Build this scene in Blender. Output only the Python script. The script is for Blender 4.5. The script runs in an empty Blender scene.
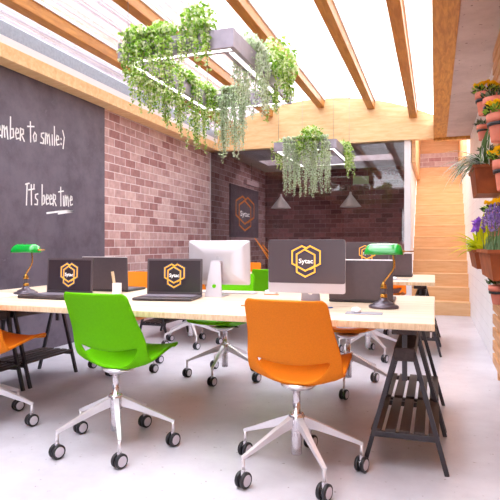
import bpy, bmesh, math, random
from mathutils import Vector, Matrix
R = math.radians
rnd = random.Random(7)
scene = bpy.context.scene
col = scene.collection

# ------------------------------------------------------------------ materials
def lin(c):
    def f(v):
        v /= 255.0
        return v / 12.92 if v <= 0.04045 else ((v + 0.055) / 1.055) ** 2.4
    return (f(c[0]), f(c[1]), f(c[2]), 1.0)

def base_mat(name):
    m = bpy.data.materials.new(name)
    m.use_nodes = True
    nt = m.node_tree
    return m, nt, nt.nodes['Principled BSDF']

def plain(name, c, rough=0.5, metal=0.0, var=0.0, scale=20.0, bump=0.0, spec=0.5, coat=0.0, c2=None):
    m, nt, p = base_mat(name)
    p.inputs['Base Color'].default_value = lin(c)
    p.inputs['Roughness'].default_value = rough
    p.inputs['Metallic'].default_value = metal
    p.inputs['Specular IOR Level'].default_value = spec
    p.inputs['Coat Weight'].default_value = coat
    if var or bump or c2:
        tc = nt.nodes.new('ShaderNodeTexCoord')
        nz = nt.nodes.new('ShaderNodeTexNoise')
        nz.inputs['Scale'].default_value = scale
        nz.inputs['Detail'].default_value = 5
        nt.links.new(tc.outputs['Object'], nz.inputs['Vector'])
        rp = nt.nodes.new('ShaderNodeValToRGB')
        a = c2 or tuple(max(0, v * (1 - var)) for v in c)
        b = c if c2 else tuple(min(255, v * (1 + var)) for v in c)
        rp.color_ramp.elements[0].position = 0.35
        rp.color_ramp.elements[1].position = 0.65
        rp.color_ramp.elements[0].color = lin(a)
        rp.color_ramp.elements[1].color = lin(b)
        nt.links.new(nz.outputs['Fac'], rp.inputs['Fac'])
        nt.links.new(rp.outputs['Color'], p.inputs['Base Color'])
        if bump:
            bp = nt.nodes.new('ShaderNodeBump')
            bp.inputs['Strength'].default_value = bump
            bp.inputs['Distance'].default_value = 0.01
            nt.links.new(nz.outputs['Fac'], bp.inputs['Height'])
            nt.links.new(bp.outputs['Normal'], p.inputs['Normal'])
    return m

def wood(name, c1, c2, axis='X', scale=9.0, stretch=12.0, rough=0.45, detail=6, spec=0.4):
    m, nt, p = base_mat(name)
    tc = nt.nodes.new('ShaderNodeTexCoord')
    mp = nt.nodes.new('ShaderNodeMapping')
    s = [scale, scale, scale]
    s['XYZ'.index(axis)] = scale / stretch
    mp.inputs['Scale'].default_value = s
    nz = nt.nodes.new('ShaderNodeTexNoise')
    nz.inputs['Scale'].default_value = 3.0
    nz.inputs['Detail'].default_value = detail
    nz.inputs['Roughness'].default_value = 0.65
    nz.inputs['Distortion'].default_value = 0.6
    nt.links.new(tc.outputs['Object'], mp.inputs['Vector'])
    nt.links.new(mp.outputs['Vector'], nz.inputs['Vector'])
    rp = nt.nodes.new('ShaderNodeValToRGB')
    rp.color_ramp.elements[0].position = 0.36
    rp.color_ramp.elements[1].position = 0.62
    rp.color_ramp.elements[0].color = lin(c1)
    rp.color_ramp.elements[1].color = lin(c2)
    nt.links.new(nz.outputs['Fac'], rp.inputs['Fac'])
    nt.links.new(rp.outputs['Color'], p.inputs['Base Color'])
    p.inputs['Roughness'].default_value = rough
    p.inputs['Specular IOR Level'].default_value = spec
    return m

def brick(name, ca, cb, cm, bw=0.255, bh=0.107, mortar=0.006, plane='YZ', rough=0.8, bias=0.0):
    m, nt, p = base_mat(name)
    tc = nt.nodes.new('ShaderNodeTexCoord')
    sp = nt.nodes.new('ShaderNodeSeparateXYZ')
    cb_ = nt.nodes.new('ShaderNodeCombineXYZ')
    nt.links.new(tc.outputs['Object'], sp.inputs[0])
    nt.links.new(sp.outputs[plane[0]], cb_.inputs['X'])
    nt.links.new(sp.outputs[plane[1]], cb_.inputs['Y'])
    br = nt.nodes.new('ShaderNodeTexBrick')
    br.inputs['Scale'].default_value = 1.0
    br.inputs['Mortar Size'].default_value = mortar
    br.inputs['Mortar Smooth'].default_value = 0.3
    br.inputs['Bias'].default_value = bias
    br.inputs['Brick Width'].default_value = bw
    br.inputs['Row Height'].default_value = bh
    br.inputs['Color1'].default_value = lin(ca)
    br.inputs['Color2'].default_value = lin(cb)
    br.inputs['Mortar'].default_value = lin(cm)
    nt.links.new(cb_.outputs[0], br.inputs['Vector'])
    nz = nt.nodes.new('ShaderNodeTexNoise')
    nz.inputs['Scale'].default_value = 14
    nz.inputs['Detail'].default_value = 6
    nt.links.new(tc.outputs['Object'], nz.inputs['Vector'])
    mx = nt.nodes.new('ShaderNodeMixRGB')
    mx.blend_type = 'OVERLAY'
    mx.inputs['Fac'].default_value = 0.45
    nt.links.new(br.outputs['Color'], mx.inputs['Color1'])
    nt.links.new(nz.outputs['Fac'], mx.inputs['Color2'])
    nt.links.new(mx.outputs['Color'], p.inputs['Base Color'])
    bp = nt.nodes.new('ShaderNodeBump')
    bp.inputs['Strength'].default_value = 0.5
    bp.inputs['Distance'].default_value = 0.006
    bp.invert = True
    nt.links.new(br.outputs['Fac'], bp.inputs['Height'])
    nt.links.new(bp.outputs['Normal'], p.inputs['Normal'])
    p.inputs['Roughness'].default_value = rough
    p.inputs['Specular IOR Level'].default_value = 0.3
    return m

def planks(name, c, cl, pitch, rough=0.45, line=0.035):
    """horizontal boards with a fine dark joint, along the world height"""
    m, nt, p = base_mat(name)
    tc = nt.nodes.new('ShaderNodeTexCoord')
    sp = nt.nodes.new('ShaderNodeSeparateXYZ')
    nt.links.new(tc.outputs['Object'], sp.inputs[0])
    d = nt.nodes.new('ShaderNodeMath'); d.operation = 'DIVIDE'
    nt.links.new(sp.outputs['Z'], d.inputs[0]); d.inputs[1].default_value = pitch
    fr = nt.nodes.new('ShaderNodeMath'); fr.operation = 'FRACT'
    nt.links.new(d.outputs[0], fr.inputs[0])
    lt = nt.nodes.new('ShaderNodeMath'); lt.operation = 'LESS_THAN'
    nt.links.new(fr.outputs[0], lt.inputs[0]); lt.inputs[1].default_value = line
    nz = nt.nodes.new('ShaderNodeTexNoise'); nz.inputs['Scale'].default_value = 2.5; nz.inputs['Detail'].default_value = 4
    nt.links.new(tc.outputs['Object'], nz.inputs['Vector'])
    rp = nt.nodes.new('ShaderNodeValToRGB')
    rp.color_ramp.elements[0].position = 0.3; rp.color_ramp.elements[1].position = 0.7
    rp.color_ramp.elements[0].color = lin(tuple(v * 0.965 for v in c)); rp.color_ramp.elements[1].color = lin(c)
    nt.links.new(nz.outputs['Fac'], rp.inputs['Fac'])
    mx = nt.nodes.new('ShaderNodeMixRGB')
    nt.links.new(lt.outputs[0], mx.inputs['Fac'])
    nt.links.new(rp.outputs['Color'], mx.inputs['Color1'])
    mx.inputs['Color2'].default_value = lin(cl)
    nt.links.new(mx.outputs['Color'], p.inputs['Base Color'])
    p.inputs['Roughness'].default_value = rough
    return m

def concrete(name, c1, c2, rough=0.35, scale=1.4, spec=0.5, spots=None, bump=0.02):
    m, nt, p = base_mat(name)
    tc = nt.nodes.new('ShaderNodeTexCoord')
    nz = nt.nodes.new('ShaderNodeTexNoise')
    nz.inputs['Scale'].default_value = scale; nz.inputs['Detail'].default_value = 9; nz.inputs['Roughness'].default_value = 0.68
    nt.links.new(tc.outputs['Object'], nz.inputs['Vector'])
    rp = nt.nodes.new('ShaderNodeValToRGB')
    rp.color_ramp.elements[0].position = 0.38; rp.color_ramp.elements[1].position = 0.6
    rp.color_ramp.elements[0].color = lin(c1); rp.color_ramp.elements[1].color = lin(c2)
    nt.links.new(nz.outputs['Fac'], rp.inputs['Fac'])
    out = rp.outputs['Color']
    if spots:
        vz = nt.nodes.new('ShaderNodeTexNoise')
        vz.inputs['Scale'].default_value = spots[1]; vz.inputs['Detail'].default_value = 2
        nt.links.new(tc.outputs['Object'], vz.inputs['Vector'])
        r2 = nt.nodes.new('ShaderNodeValToRGB')
        r2.color_ramp.elements[0].position = 0.69; r2.color_ramp.elements[1].position = 0.74
        r2.color_ramp.elements[0].color = (0, 0, 0, 1); r2.color_ramp.elements[1].color = (1, 1, 1, 1)
        nt.links.new(vz.outputs['Fac'], r2.inputs['Fac'])
        mx = nt.nodes.new('ShaderNodeMixRGB')
        nt.links.new(r2.outputs['Color'], mx.inputs['Fac'])
        nt.links.new(out, mx.inputs['Color1'])
        mx.inputs['Color2'].default_value = lin(spots[0])
        out = mx.outputs['Color']
    nt.links.new(out, p.inputs['Base Color'])
    bp = nt.nodes.new('ShaderNodeBump'); bp.inputs['Strength'].default_value = bump; bp.inputs['Distance'].default_value = 0.02
    nt.links.new(nz.outputs['Fac'], bp.inputs['Height']); nt.links.new(bp.outputs['Normal'], p.inputs['Normal'])
    p.inputs['Roughness'].default_value = rough
    p.inputs['Specular IOR Level'].default_value = spec
    return m

def glass(name, tint, refl_gain=1.0, rough=0.0):
    m = bpy.data.materials.new(name); m.use_nodes = True
    nt = m.node_tree; nt.nodes.clear()
    o = nt.nodes.new('ShaderNodeOutputMaterial')
    t = nt.nodes.new('ShaderNodeBsdfTransparent'); t.inputs['Color'].default_value = (*tint, 1)
    g = nt.nodes.new('ShaderNodeBsdfGlossy'); g.inputs['Roughness'].default_value = rough
    lw = nt.nodes.new('ShaderNodeFresnel'); lw.inputs['IOR'].default_value = 1.45
    mu = nt.nodes.new('ShaderNodeMath'); mu.operation = 'MULTIPLY'; mu.inputs[1].default_value = refl_gain
    mu.use_clamp = True
    nt.links.new(lw.outputs[0], mu.inputs[0])
    mx = nt.nodes.new('ShaderNodeMixShader')
    nt.links.new(mu.outputs[0], mx.inputs[0]); nt.links.new(t.outputs[0], mx.inputs[1]); nt.links.new(g.outputs[0], mx.inputs[2])
    nt.links.new(mx.outputs[0], o.inputs['Surface'])
    return m

def emit(name, c, strength):
    m, nt, p = base_mat(name)
    p.inputs['Base Color'].default_value = lin(c)
    p.inputs['Emission Color'].default_value = lin(c)
    p.inputs['Emission Strength'].default_value = strength
    return m

def leafmat(name, c, c2, rough=0.5):
    m, nt, p = base_mat(name)
    gi = nt.nodes.new('ShaderNodeNewGeometry')
    rp = nt.nodes.new('ShaderNodeValToRGB')
    rp.color_ramp.elements[0].color = lin(c); rp.color_ramp.elements[1].color = lin(c2)
    nt.links.new(gi.outputs['Random Per Island'], rp.inputs['Fac'])
    nt.links.new(rp.outputs['Color'], p.inputs['Base Color'])
    p.inputs['Roughness'].default_value = rough
    p.inputs['Specular IOR Level'].default_value = 0.3
    tr = nt.nodes.new('ShaderNodeBsdfTranslucent')
    nt.links.new(rp.outputs['Color'], tr.inputs['Color'])
    mx = nt.nodes.new('ShaderNodeMixShader'); mx.inputs[0].default_value = 0.42
    o = nt.nodes['Material Output']
    nt.links.new(p.outputs[0], mx.inputs[1]); nt.links.new(tr.outputs[0], mx.inputs[2]); nt.links.new(mx.outputs[0], o.inputs['Surface'])
    return m

MT = {
 'floor': concrete('polished_concrete', (184, 180, 190), (205, 202, 211), 0.28, 1.1, 0.5, ((150, 140, 146), 34.0)),
 'ceil': concrete('ceiling_concrete', (188, 166, 160), (206, 186, 180), 0.7, 2.2, 0.3, ((132, 108, 102), 26.0), 0.1),
 'meet_ceil': concrete('grey_plaster', (150, 136, 138), (166, 152, 154), 0.7, 1.5, 0.3),
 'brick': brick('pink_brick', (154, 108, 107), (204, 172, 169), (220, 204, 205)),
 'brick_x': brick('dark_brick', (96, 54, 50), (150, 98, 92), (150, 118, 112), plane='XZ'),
 'brick_pale': brick('pale_brick', (190, 150, 155), (222, 205, 208), (228, 220, 222), 0.26, 0.09, 0.006, 'XZ'),
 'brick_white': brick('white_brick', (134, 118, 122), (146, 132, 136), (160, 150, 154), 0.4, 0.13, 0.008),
 'beam': wood('honey_timber', (176, 110, 38), (214, 150, 66), 'Y', 11, 7),
 'rafter': wood('rafter_timber', (168, 106, 38), (198, 136, 62), 'Y', 10, 8),
 'fascia': wood('fascia_timber', (226, 182, 126), (242, 206, 156), 'X', 6, 6),
 'stair': wood('oak_stair', (218, 170, 120), (230, 188, 140), 'X', 8, 9),
 'slat': wood('slat_timber', (200, 142, 92), (224, 172, 124), 'Y', 9, 10),
 'maple': wood('pale_maple', (208, 182, 156), (230, 208, 186), 'X', 5, 16, 0.4),
 'maple_edge': wood('maple_edge', (214, 182, 142), (238, 212, 178), 'Z', 26, 5, 0.45),
 'board': concrete('blackboard_paint', (84, 75, 87), (104, 95, 107), 0.55, 3.0, 0.4, ((100, 92, 104), 17.0), 0.2),
 'chalk': plain('chalk_white', (240, 238, 238), 0.9),
 'planks': planks('white_boards', (252, 250, 253), (214, 209, 216), 0.13, 0.45, 0.025),
 'white': plain('white_paint', (238, 234, 236), 0.5),
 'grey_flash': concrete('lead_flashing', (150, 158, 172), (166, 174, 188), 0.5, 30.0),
 'green': plain('lime_shell', (101, 186, 0), 0.55, 0, 0.015, 90, 0.03, 0.1),
 'orange': plain('orange_felt', (228, 126, 20), 0.6, 0, 0.02, 160, 0.03, 0.2),
 'alu': plain('polished_aluminium', (226, 220, 224), 0.2, 0.85),
 'alu_w': plain('satin_aluminium', (232, 228, 232), 0.32, 0.55),
 'chrome': plain('chrome', (214, 208, 212), 0.1, 1.0),
 'rubber': plain('black_rubber', (30, 28, 34), 0.45),
 'wheel_cap': plain('grey_wheel_cap', (206, 200, 210), 0.4),
 'steel_dk': plain('charcoal_steel', (50, 44, 50), 0.42, 0.2, 0.06, 30),
 'wood_dk': wood('dark_stained_timber', (46, 32, 32), (66, 50, 48), 'Y', 12, 10, 0.5),
 'graph': plain('graphite_plastic', (92, 80, 86), 0.34, 0.35, 0.02, 40),
 'graph_dk': plain('dark_graphite', (62, 52, 56), 0.4, 0.2),
 'key': plain('laptop_keys', (122, 112, 124), 0.5),
 'screen': plain('screen_glass', (58, 48, 54), 0.22, 0, 0, 1, 0, 0.5),
 'screen_lt': plain('monitor_glass', (88, 78, 84), 0.24, 0, 0, 1, 0, 0.5),
 'logo': emit('logo_amber', (246, 184, 72), 0.12),
 'logo_navy': plain('logo_navy', (52, 50, 92), 0.4),
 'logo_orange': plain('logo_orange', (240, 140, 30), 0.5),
 'logo_white': emit('logo_white', (250, 248, 250), 0.1),
 'imac': plain('pale_aluminium', (208, 202, 210), 0.3, 0.25),
 'imac_mark': plain('pale_grey_mark', (196, 190, 198), 0.3, 0.3),
 'bronze': plain('dark_bronze', (96, 86, 96), 0.32, 0.5),
 'brass': plain('brass', (200, 148, 70), 0.25, 0.9),
 'lampgreen': plain('green_glass_shade', (6, 160, 52), 0.12, 0, 0, 1, 0, 0.6, 0.5),
 'terracotta': plain('terracotta', (222, 134, 114), 0.75, 0, 0.06, 9),
 'rust': plain('rusty_planter', (164, 88, 48), 0.6, 0, 0, 8, 0.1, 0.3, 0, (128, 64, 34)),
 'soil': plain('soil', (48, 34, 28), 0.95),
 'planter': plain('grey_planter', (150, 142, 154), 0.4, 0.3, 0.04, 14),
 'led': emit('led_strip', (255, 252, 255), 1.6),
 'cable': plain('steel_cable', (150, 146, 150), 0.3, 0.8),
 'cone': plain('brushed_steel', (222, 220, 214), 0.35, 0.15),
 'bulb': emit('bulb', (255, 226, 190), 9.0),
 'exit': plain('exit_green', (186, 214, 160), 0.5),
 'pinkbox': plain('rose_metal', (198, 168, 168), 0.4, 0.2),
 'paper': plain('white_paper', (244, 242, 244), 0.7),
 'pad': plain('grey_pad', (150, 148, 160), 0.45),
 'pencil': plain('pencil_wood', (206, 140, 84), 0.5),
 'blue': plain('blue_plastic', (60, 84, 150), 0.4),
 'glass': glass('partition_glass', (0.93, 0.90, 0.91), 1.1),
 'roofglass': glass('skylight_glass', (0.97, 0.97, 0.98), 0.5),
 'winglass': glass('window_glass', (0.95, 0.96, 0.97), 0.8),
 'ivy': leafmat('ivy_green', (96, 150, 34), (184, 216, 96)),
 'ivy_v': leafmat('ivy_variegated', (206, 222, 150), (240, 244, 214)),
 'silver': leafmat('silver_green', (166, 190, 140), (220, 232, 200)),
 'silver_v': leafmat('silver_pale', (196, 208, 184), (228, 232, 218)),
 'stem': plain('plant_stem', (104, 120, 60), 0.7),
 'dkleaf': leafmat('dark_leaf', (26, 50, 20), (64, 98, 40)),
 'yellow': leafmat('yellow_petal', (250, 196, 0), (255, 226, 30)),
 'yleaf': leafmat('lime_yellow_leaf', (176, 196, 10), (226, 226, 30)),
 'purple': leafmat('violet_petal', (140, 80, 214), (176, 124, 236)),
 'lav': leafmat('lavender_bloom', (124, 98, 178), (176, 150, 216)),
 'sage': leafmat('sage_leaf', (92, 130, 84), (148, 176, 132)),
 'spider': leafmat('spider_leaf', (66, 100, 54), (116, 148, 94)),
 'spider_w': leafmat('spider_cream', (206, 212, 206), (236, 238, 232)),
 'succ': leafmat('succulent_leaf', (84, 104, 74), (164, 180, 150)),
}

# ------------------------------------------------------------------ mesh builder
class B:
    def __init__(s):
        s.bm = bmesh.new()
    def _mi(s, faces, mi, smooth):
        for f in faces:
            f.material_index = mi; f.smooth = smooth
    def box(s, x0, x1, y0, y1, z0, z1, bev=0.0, mi=0, seg=1, mat=None):
        r = bmesh.ops.create_cube(s.bm, size=1)
        vs = r['verts']
        for v in vs:
            v.co = Vector((x0 + (v.co.x + .5) * (x1 - x0), y0 + (v.co.y + .5) * (y1 - y0), z0 + (v.co.z + .5) * (z1 - z0)))
        fs = list({f for v in vs for f in v.link_faces})
        s._mi(fs, mi, False)
        if bev:
            es = list({e for v in vs for e in v.link_edges})
            rr = bmesh.ops.bevel(s.bm, geom=es, offset=bev, segments=seg, profile=0.5, affect='EDGES', clamp_overlap=True)
            vs = list({v for v in rr['verts']} | {v for v in vs if v.is_valid})
            for f in rr['faces']: f.material_index = mi
        if mat:
            for v in vs:
                if v.is_valid: v.co = mat @ v.co
        return s
    def bar(s, p0, p1, w, h, mi=0, up=(0, 0, 1), bev=0.0):
        p0, p1 = Vector(p0), Vector(p1)
        d = p1 - p0; L = d.length; y = d.normalized()
        u = Vector(up)
        x = y.cross(u)
        if x.length < 1e-4: x = y.cross(Vector((1, 0, 0)))
        x.normalize(); z = x.cross(y)
        m = Matrix(((x.x, y.x, z.x, p0.x), (x.y, y.y, z.y, p0.y), (x.z, y.z, z.z, p0.z), (0, 0, 0, 1)))
        return s.box(-w / 2, w / 2, 0, L, -h / 2, h / 2, bev, mi, 1, m)
    def tube(s, pts, r, n=10, mi=0, cap=True, smooth=True):
        pts = [Vector(p) for p in pts]
        rs = r if isinstance(r, (list, tuple)) else [r] * len(pts)
        rings = []
        prev = None
        for i, p in enumerate(pts):
            d = (pts[min(i + 1, len(pts) - 1)] - pts[max(i - 1, 0)]).normalized()
            if prev is None:
                a = d.cross(Vector((0, 0, 1)))
                if a.length < 1e-3: a = d.cross(Vector((1, 0, 0)))
                a.normalize()
            else:
                a = (prev - d * prev.dot(d)).normalized()
            prev = a; b = d.cross(a)
            rings.append([s.bm.verts.new(p + (a * math.cos(2 * math.pi * k / n) + b * math.sin(2 * math.pi * k / n)) * rs[i]) for k in range(n)])
        for i in range(len(rings) - 1):
            for k in range(n):
                f = s.bm.faces.new((rings[i][k], rings[i][(k + 1) % n], rings[i + 1][(k + 1) % n], rings[i + 1][k]))
                f.material_index = mi; f.smooth = smooth
        if cap:
            for rg in (rings[0][::-1], rings[-1]):
                f = s.bm.faces.new(rg); f.material_index = mi
        return s
    def lathe(s, prof, n=24, c=(0, 0, 0), mi=0, smooth=True, axis='Z', sx=1.0, sy=1.0):
        rings = []
        for r, z in prof:
            ring = []
            for k in range(n):
                a = 2 * math.pi * k / n
                x, y = r * math.cos(a) * sx, r * math.sin(a) * sy
                p = (x, y, z) if axis == 'Z' else ((z, x, y) if axis == 'X' else (y, z, x))
                ring.append(s.bm.verts.new((c[0] + p[0], c[1] + p[1], c[2] + p[2])))
            rings.append(ring)
        for i in range(len(rings) - 1):
            for k in range(n):
                f = s.bm.faces.new((rings[i][k], rings[i][(k + 1) % n], rings[i + 1][(k + 1) % n], rings[i + 1][k]))
                f.material_index = mi; f.smooth = smooth
        if prof[0][0] > 1e-6:
            f = s.bm.faces.new(rings[0][::-1]); f.material_index = mi
        if prof[-1][0] > 1e-6:
            f = s.bm.faces.new(rings[-1]); f.material_index = mi
        return s
    def prism(s, pts, fn, d0, d1, mi=0, smooth=False):
        """polygon pts (2D) extruded between d0 and d1; fn(u, v, d) -> xyz"""
        a = [s.bm.verts.new(fn(u, v, d0)) for u, v in pts]
        b = [s.bm.verts.new(fn(u, v, d1)) for u, v in pts]
        n = len(pts)
        for fc in (a[::-1], b):
            f = s.bm.faces.new(fc); f.material_index = mi
        for k in range(n):
            f = s.bm.faces.new((a[k], a[(k + 1) % n], b[(k + 1) % n], b[k])); f.material_index = mi; f.smooth = smooth
        return s
    def ribbon(s, pts, w, fn, d0, d1, mi=0):
        for (x0, y0), (x1, y1) in zip(pts, pts[1:]):
            L = math.hypot(x1 - x0, y1 - y0)
            if L < 1e-6: continue
            ux, uy = (x1 - x0) / L, (y1 - y0) / L
            e = w * 0.42
            x0e, y0e, x1e, y1e = x0 - ux * e, y0 - uy * e, x1 + ux * e, y1 + uy * e
            nx, ny = -uy * w / 2, ux * w / 2
            s.prism([(x0e + nx, y0e + ny), (x0e - nx, y0e - ny), (x1e - nx, y1e - ny), (x1e + nx, y1e + ny)], fn, d0, d1, mi)
        return s
    def quad(s, *vs, mi=0, smooth=False):
        f = s.bm.faces.new([s.bm.verts.new(v) for v in vs]); f.material_index = mi; f.smooth = smooth
        return s
    def leaf(s, p, d, n, L, W, mi=0, fold=0.25):
        """one folded leaf, base p, direction d, normal n"""
        d = d.normalized(); x = d.cross(n)
        if x.length < 1e-4: x = Vector((1, 0, 0))
        x.normalize(); n = x.cross(d)
        v = [p, p + d * L * .45 + x * W * .5 + n * W * fold, p + d * L - n * L * .12, p + d * L * .45 - x * W * .5 + n * W * fold]
        m = p + d * L * .5
        vs = [s.bm.verts.new(q) for q in v]
        f = s.bm.faces.new((vs[0], vs[1], vs[2])); f.material_index = mi; f.smooth = False
        f = s.bm.faces.new((vs[0], vs[2], vs[3])); f.material_index = mi; f.smooth = False
        return s
    def build(s, name, mats, parent=None, loc=(0, 0, 0), fix=True):
        if fix: bmesh.ops.recalc_face_normals(s.bm, faces=s.bm.faces)
        me = bpy.data.meshes.new(name)
        s.bm.to_mesh(me); s.bm.free()
        for m in (mats if isinstance(mats, (list, tuple)) else [mats]):
            me.materials.append(MT[m] if isinstance(m, str) else m)
        o = bpy.data.objects.new(name, me)
        col.objects.link(o)
        o.location = loc
        if parent: o.parent = parent
        return o

def tag(o, label, cat, group=None, kind=None):
    o['label'] = label; o['category'] = cat
    if group: o['group'] = group
    if kind: o['kind'] = kind
    return o
def struct(o):
    o['kind'] = 'structure'; return o
def thing(name, label, cat, loc=(0, 0, 0), rz=0.0, group=None):
    o = bpy.data.objects.new(name, None)
    o.empty_display_size = 0.1
    col.objects.link(o); o.location = loc; o.rotation_euler = (0, 0, rz)
    return tag(o, label, cat, group)
def copy_tree(o, parent=None):
    c = o.copy(); col.objects.link(c)
    if parent: c.parent = parent
    for ch in list(o.children): copy_tree(ch, c)
    return c
def dup(root, loc, rz, label, group=None):
    c = copy_tree(root); c.location = loc; c.rotation_euler = (0, 0, rz); c['label'] = label
    if group: c['group'] = group
    return c

def text_mesh(name, body, size, mat, parent, M, bold=0.0, sx=1.0):
    cu = bpy.data.curves.new(name + '_curve', 'FONT')
    cu.body = body; cu.size = size; cu.align_x = 'CENTER'; cu.align_y = 'CENTER'
    cu.offset = bold; cu.extrude = 0.0004; cu.resolution_u = 3
    t = bpy.data.objects.new(name + '_tmp', cu); col.objects.link(t)
    dg = bpy.context.evaluated_depsgraph_get(); dg.update()
    me = bpy.data.meshes.new_from_object(t.evaluated_get(dg))
    bpy.data.objects.remove(t); bpy.data.curves.remove(cu)
    me.transform(Matrix.Diagonal((sx, 1, 1, 1)))
    me.transform(M)
    me.materials.clear(); me.materials.append(MT[mat])
    o = bpy.data.objects.new(name, me); col.objects.link(o)
    if parent: o.parent = parent
    return o

# two interlaced hexagon outlines around a word, in units of the mark (about 195 x 240)
P1 = [(330, 180), (298, 163), (230, 203), (230, 302), (322, 358), (388, 320), (388, 232), (318, 190), (262, 228), (262, 368), (322, 405), (388, 368), (388, 340)]
P2 = [(318, 190), (355, 163), (425, 203), (425, 302), (355, 345)]
def mark(parent, fn, height, d0, mats, text=True, M=None, stretch=1.0, tag_=1):
    k = height / 242.0
    q = lambda L: [((x - 327) * k * stretch, (284 - y) * k) for x, y in L]
    b = B()
    if mats[0]:
        for L in (P1, P2): b.ribbon(q(L), 34 * k, fn, d0, d0 + 0.0006)
        b.build('logo_halo', mats[0], parent)
        b = B()
    for L in (P1, P2): b.ribbon(q(L), 13 * k, fn, d0 + 0.0006, d0 + 0.0016)
    o = b.build('logo_outline', mats[1], parent)
    if text:
        text_mesh('logo_word', 'Sytac', 46 * k * 1.12, mats[2], parent, M, 46 * k * .02, 0.95 * stretch)
    return o

# ================================================================== SETTING
XL, XR, YG = -3.89, 0.52, 9.10          # left wall, right wall, glass partition
YB, YF = 12.5, -6.0                     # far wall, wall behind the camera
struct(B().box(-4.6, 1.2, YF - .2, 12.9, -0.1, 0).build('floor', 'floor'))
struct(B().box(XL - .15, XL, YF, YB + .1, 0, 2.9).build('wall_left', 'brick'))
b = B(); b.box(XR, XR + .12, YF, 12.4, 0, 3.5); struct(b.build('wall_right', 'planks'))
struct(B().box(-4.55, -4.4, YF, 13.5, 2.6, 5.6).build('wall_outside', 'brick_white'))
# wall behind the camera and an unseen window, added and sized for fill light
b = B()
b.box(XL, -1.4, YF - .15, YF, 0, 3.6); b.box(.40, XR, YF - .15, YF, 0, 3.6)
b.box(-1.4, .40, YF - .15, YF, 0, .1); b.box(-1.4, .40, YF - .15, YF, 2.7, 3.6)
struct(b.build('wall_front', 'white'))
w = struct(B().box(-1.4, .40, YF - .09, YF - .08, .1, 2.7).build('window_fill', 'winglass'))
b = B()
for x in (-1.4, -.52, .35): b.box(x, x + .05, YF - .12, YF - .04, .1, 2.7)
for z in (.1, 2.65): b.box(-1.4, .40, YF - .12, YF - .04, z, z + .05)
b.build('window_fill_frame', 'white', w)
# ceilings
struct(B().box(.17, XR, YF, YG, 2.80, 2.95).build('ceiling', 'ceil'))
b = B()
b.box(XL, -.36, YG + .06, 10.75, 2.86, 3.0); b.box(XL, -.36, 11.45, YB + .1, 2.86, 3.0)
b.box(XL, -3.5, 10.75, 11.45, 2.86, 3.0); b.box(-.8, -.36, 10.75, 11.45, 2.86, 3.0)
struct(b.build('ceiling_meeting', 'meet_ceil'))
b = B()
b.box(-3.52, -.78, 10.73, 10.75, 3.0, 3.4); b.box(-3.52, -.78, 11.45, 11.47, 3.0, 3.4); b.box(-3.52, -3.5, 10.75, 11.45, 3.0, 3.4); b.box(-.8, -.78, 10.75, 11.45, 3.0, 3.4)
struct(b.build('trim_11', 'meet_ceil'))  # lining of a roof opening added to brighten the meeting room
struct(B().box(-.36, XR, 11.0, 12.3, 3.5, 3.6).build('ceiling_stair_shade', 'white'))  # unseen slab added over the stairs to keep sky light off them
struct(B().box(XL, .17, YF, -1.2, 2.92, 3.07).build('ceiling_rear_shade', 'ceil'))  # unseen slab added behind the camera to cut light on the chair backs
# meeting room behind the glass
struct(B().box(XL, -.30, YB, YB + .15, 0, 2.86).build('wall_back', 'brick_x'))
b = B(); b.box(-.46, -.37, YG + .06, YB, 0, 2.86); struct(b.build('wall_stair', 'white'))
struct(B().box(-.47, -.37, YG - .04, YG + .06, 0, 2.79, .004).build('trim_1', 'white'))
w = struct(B().box(XL, -.47, YG, YG + .012, .0, 2.79).build('window_1', 'glass'))
b = B(); b.box(XL, -.47, YG - .015, YG + .03, 0, .04); b.box(XL, XL + .012, YG - .012, YG + .024, .04, 2.79)
b.build('glass_channel', 'alu_w', w)
# skylight timber
def arc(x, base):
    Rr = 4.2
    return base - (Rr - math.sqrt(Rr * Rr - (x + 1.85) ** 2))
struct(B().box(XL, -3.68, YF, YG, 2.79, 2.92, .004).build('trim_2', 'fascia'))
b = B(); b.box(-3.735, -3.70, -1.2, YG, 2.92, 3.0); struct(b.build('trim_3', 'white'))
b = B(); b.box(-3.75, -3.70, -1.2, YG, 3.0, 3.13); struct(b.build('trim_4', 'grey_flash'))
struct(B().box(-.02, .17, YF, YG, 2.79, 3.06, .004).build('trim_5', 'beam'))
pts = [(XL, 2.79), (-.02, 2.79)] + [(x, arc(x, 3.57)) for x in [-.02 - i * (3.68) / 24 for i in range(25)]] + [(XL, 3.1)]
struct(B().prism(pts, lambda u, v, d: (u, d, v), YG - .10, YG + .05).build('trim_6', 'fascia'))
struct(B().box(-.02, XR, YG - .06, YG + .05, 2.755, 2.81, .004).build('trim_7', 'beam'))
xs = [-3.70 + i * 3.68 / 30 for i in range(31)]
b = B()
for i in range(30):
    x0, x1 = xs[i], xs[i + 1]
    z0, z1 = arc(x0, 3.56), arc(x1, 3.56)
    b.prism([(x0, z0), (x1, z1), (x1, z1 + .012), (x0, z0 + .012)], lambda u, v, d: (u, d, v), -1.25, YG - .1, 0, True)
struct(b.build('window_3', 'roofglass'))
RAFT = [(-3.38, 'leftmost honey timber rafter of the skylight, beside the pale brick'), (-2.72, 'second honey timber rafter from the left, above the near hanging planter'),
        (-1.82, 'middle honey timber rafter under the skylight, right of the near planter'), (-.99, 'fourth honey timber rafter from the left, under the white skylight'),
        (-.33, 'rightmost honey timber rafter, next to the wide edge beam')]
for x, lb in RAFT:
    zt = arc(x, 3.555)
    tag(B().box(x - .058, x + .058, -1.2, YG - .09, zt - .142, zt, .004).build('rafter', 'rafter'), lb, 'beam', 'rafters under the skylight')
    struct(B().box(x + .05, x + .075, -1.2, YG - .1, zt - .03, zt).build('trim_8', 'white'))
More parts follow.
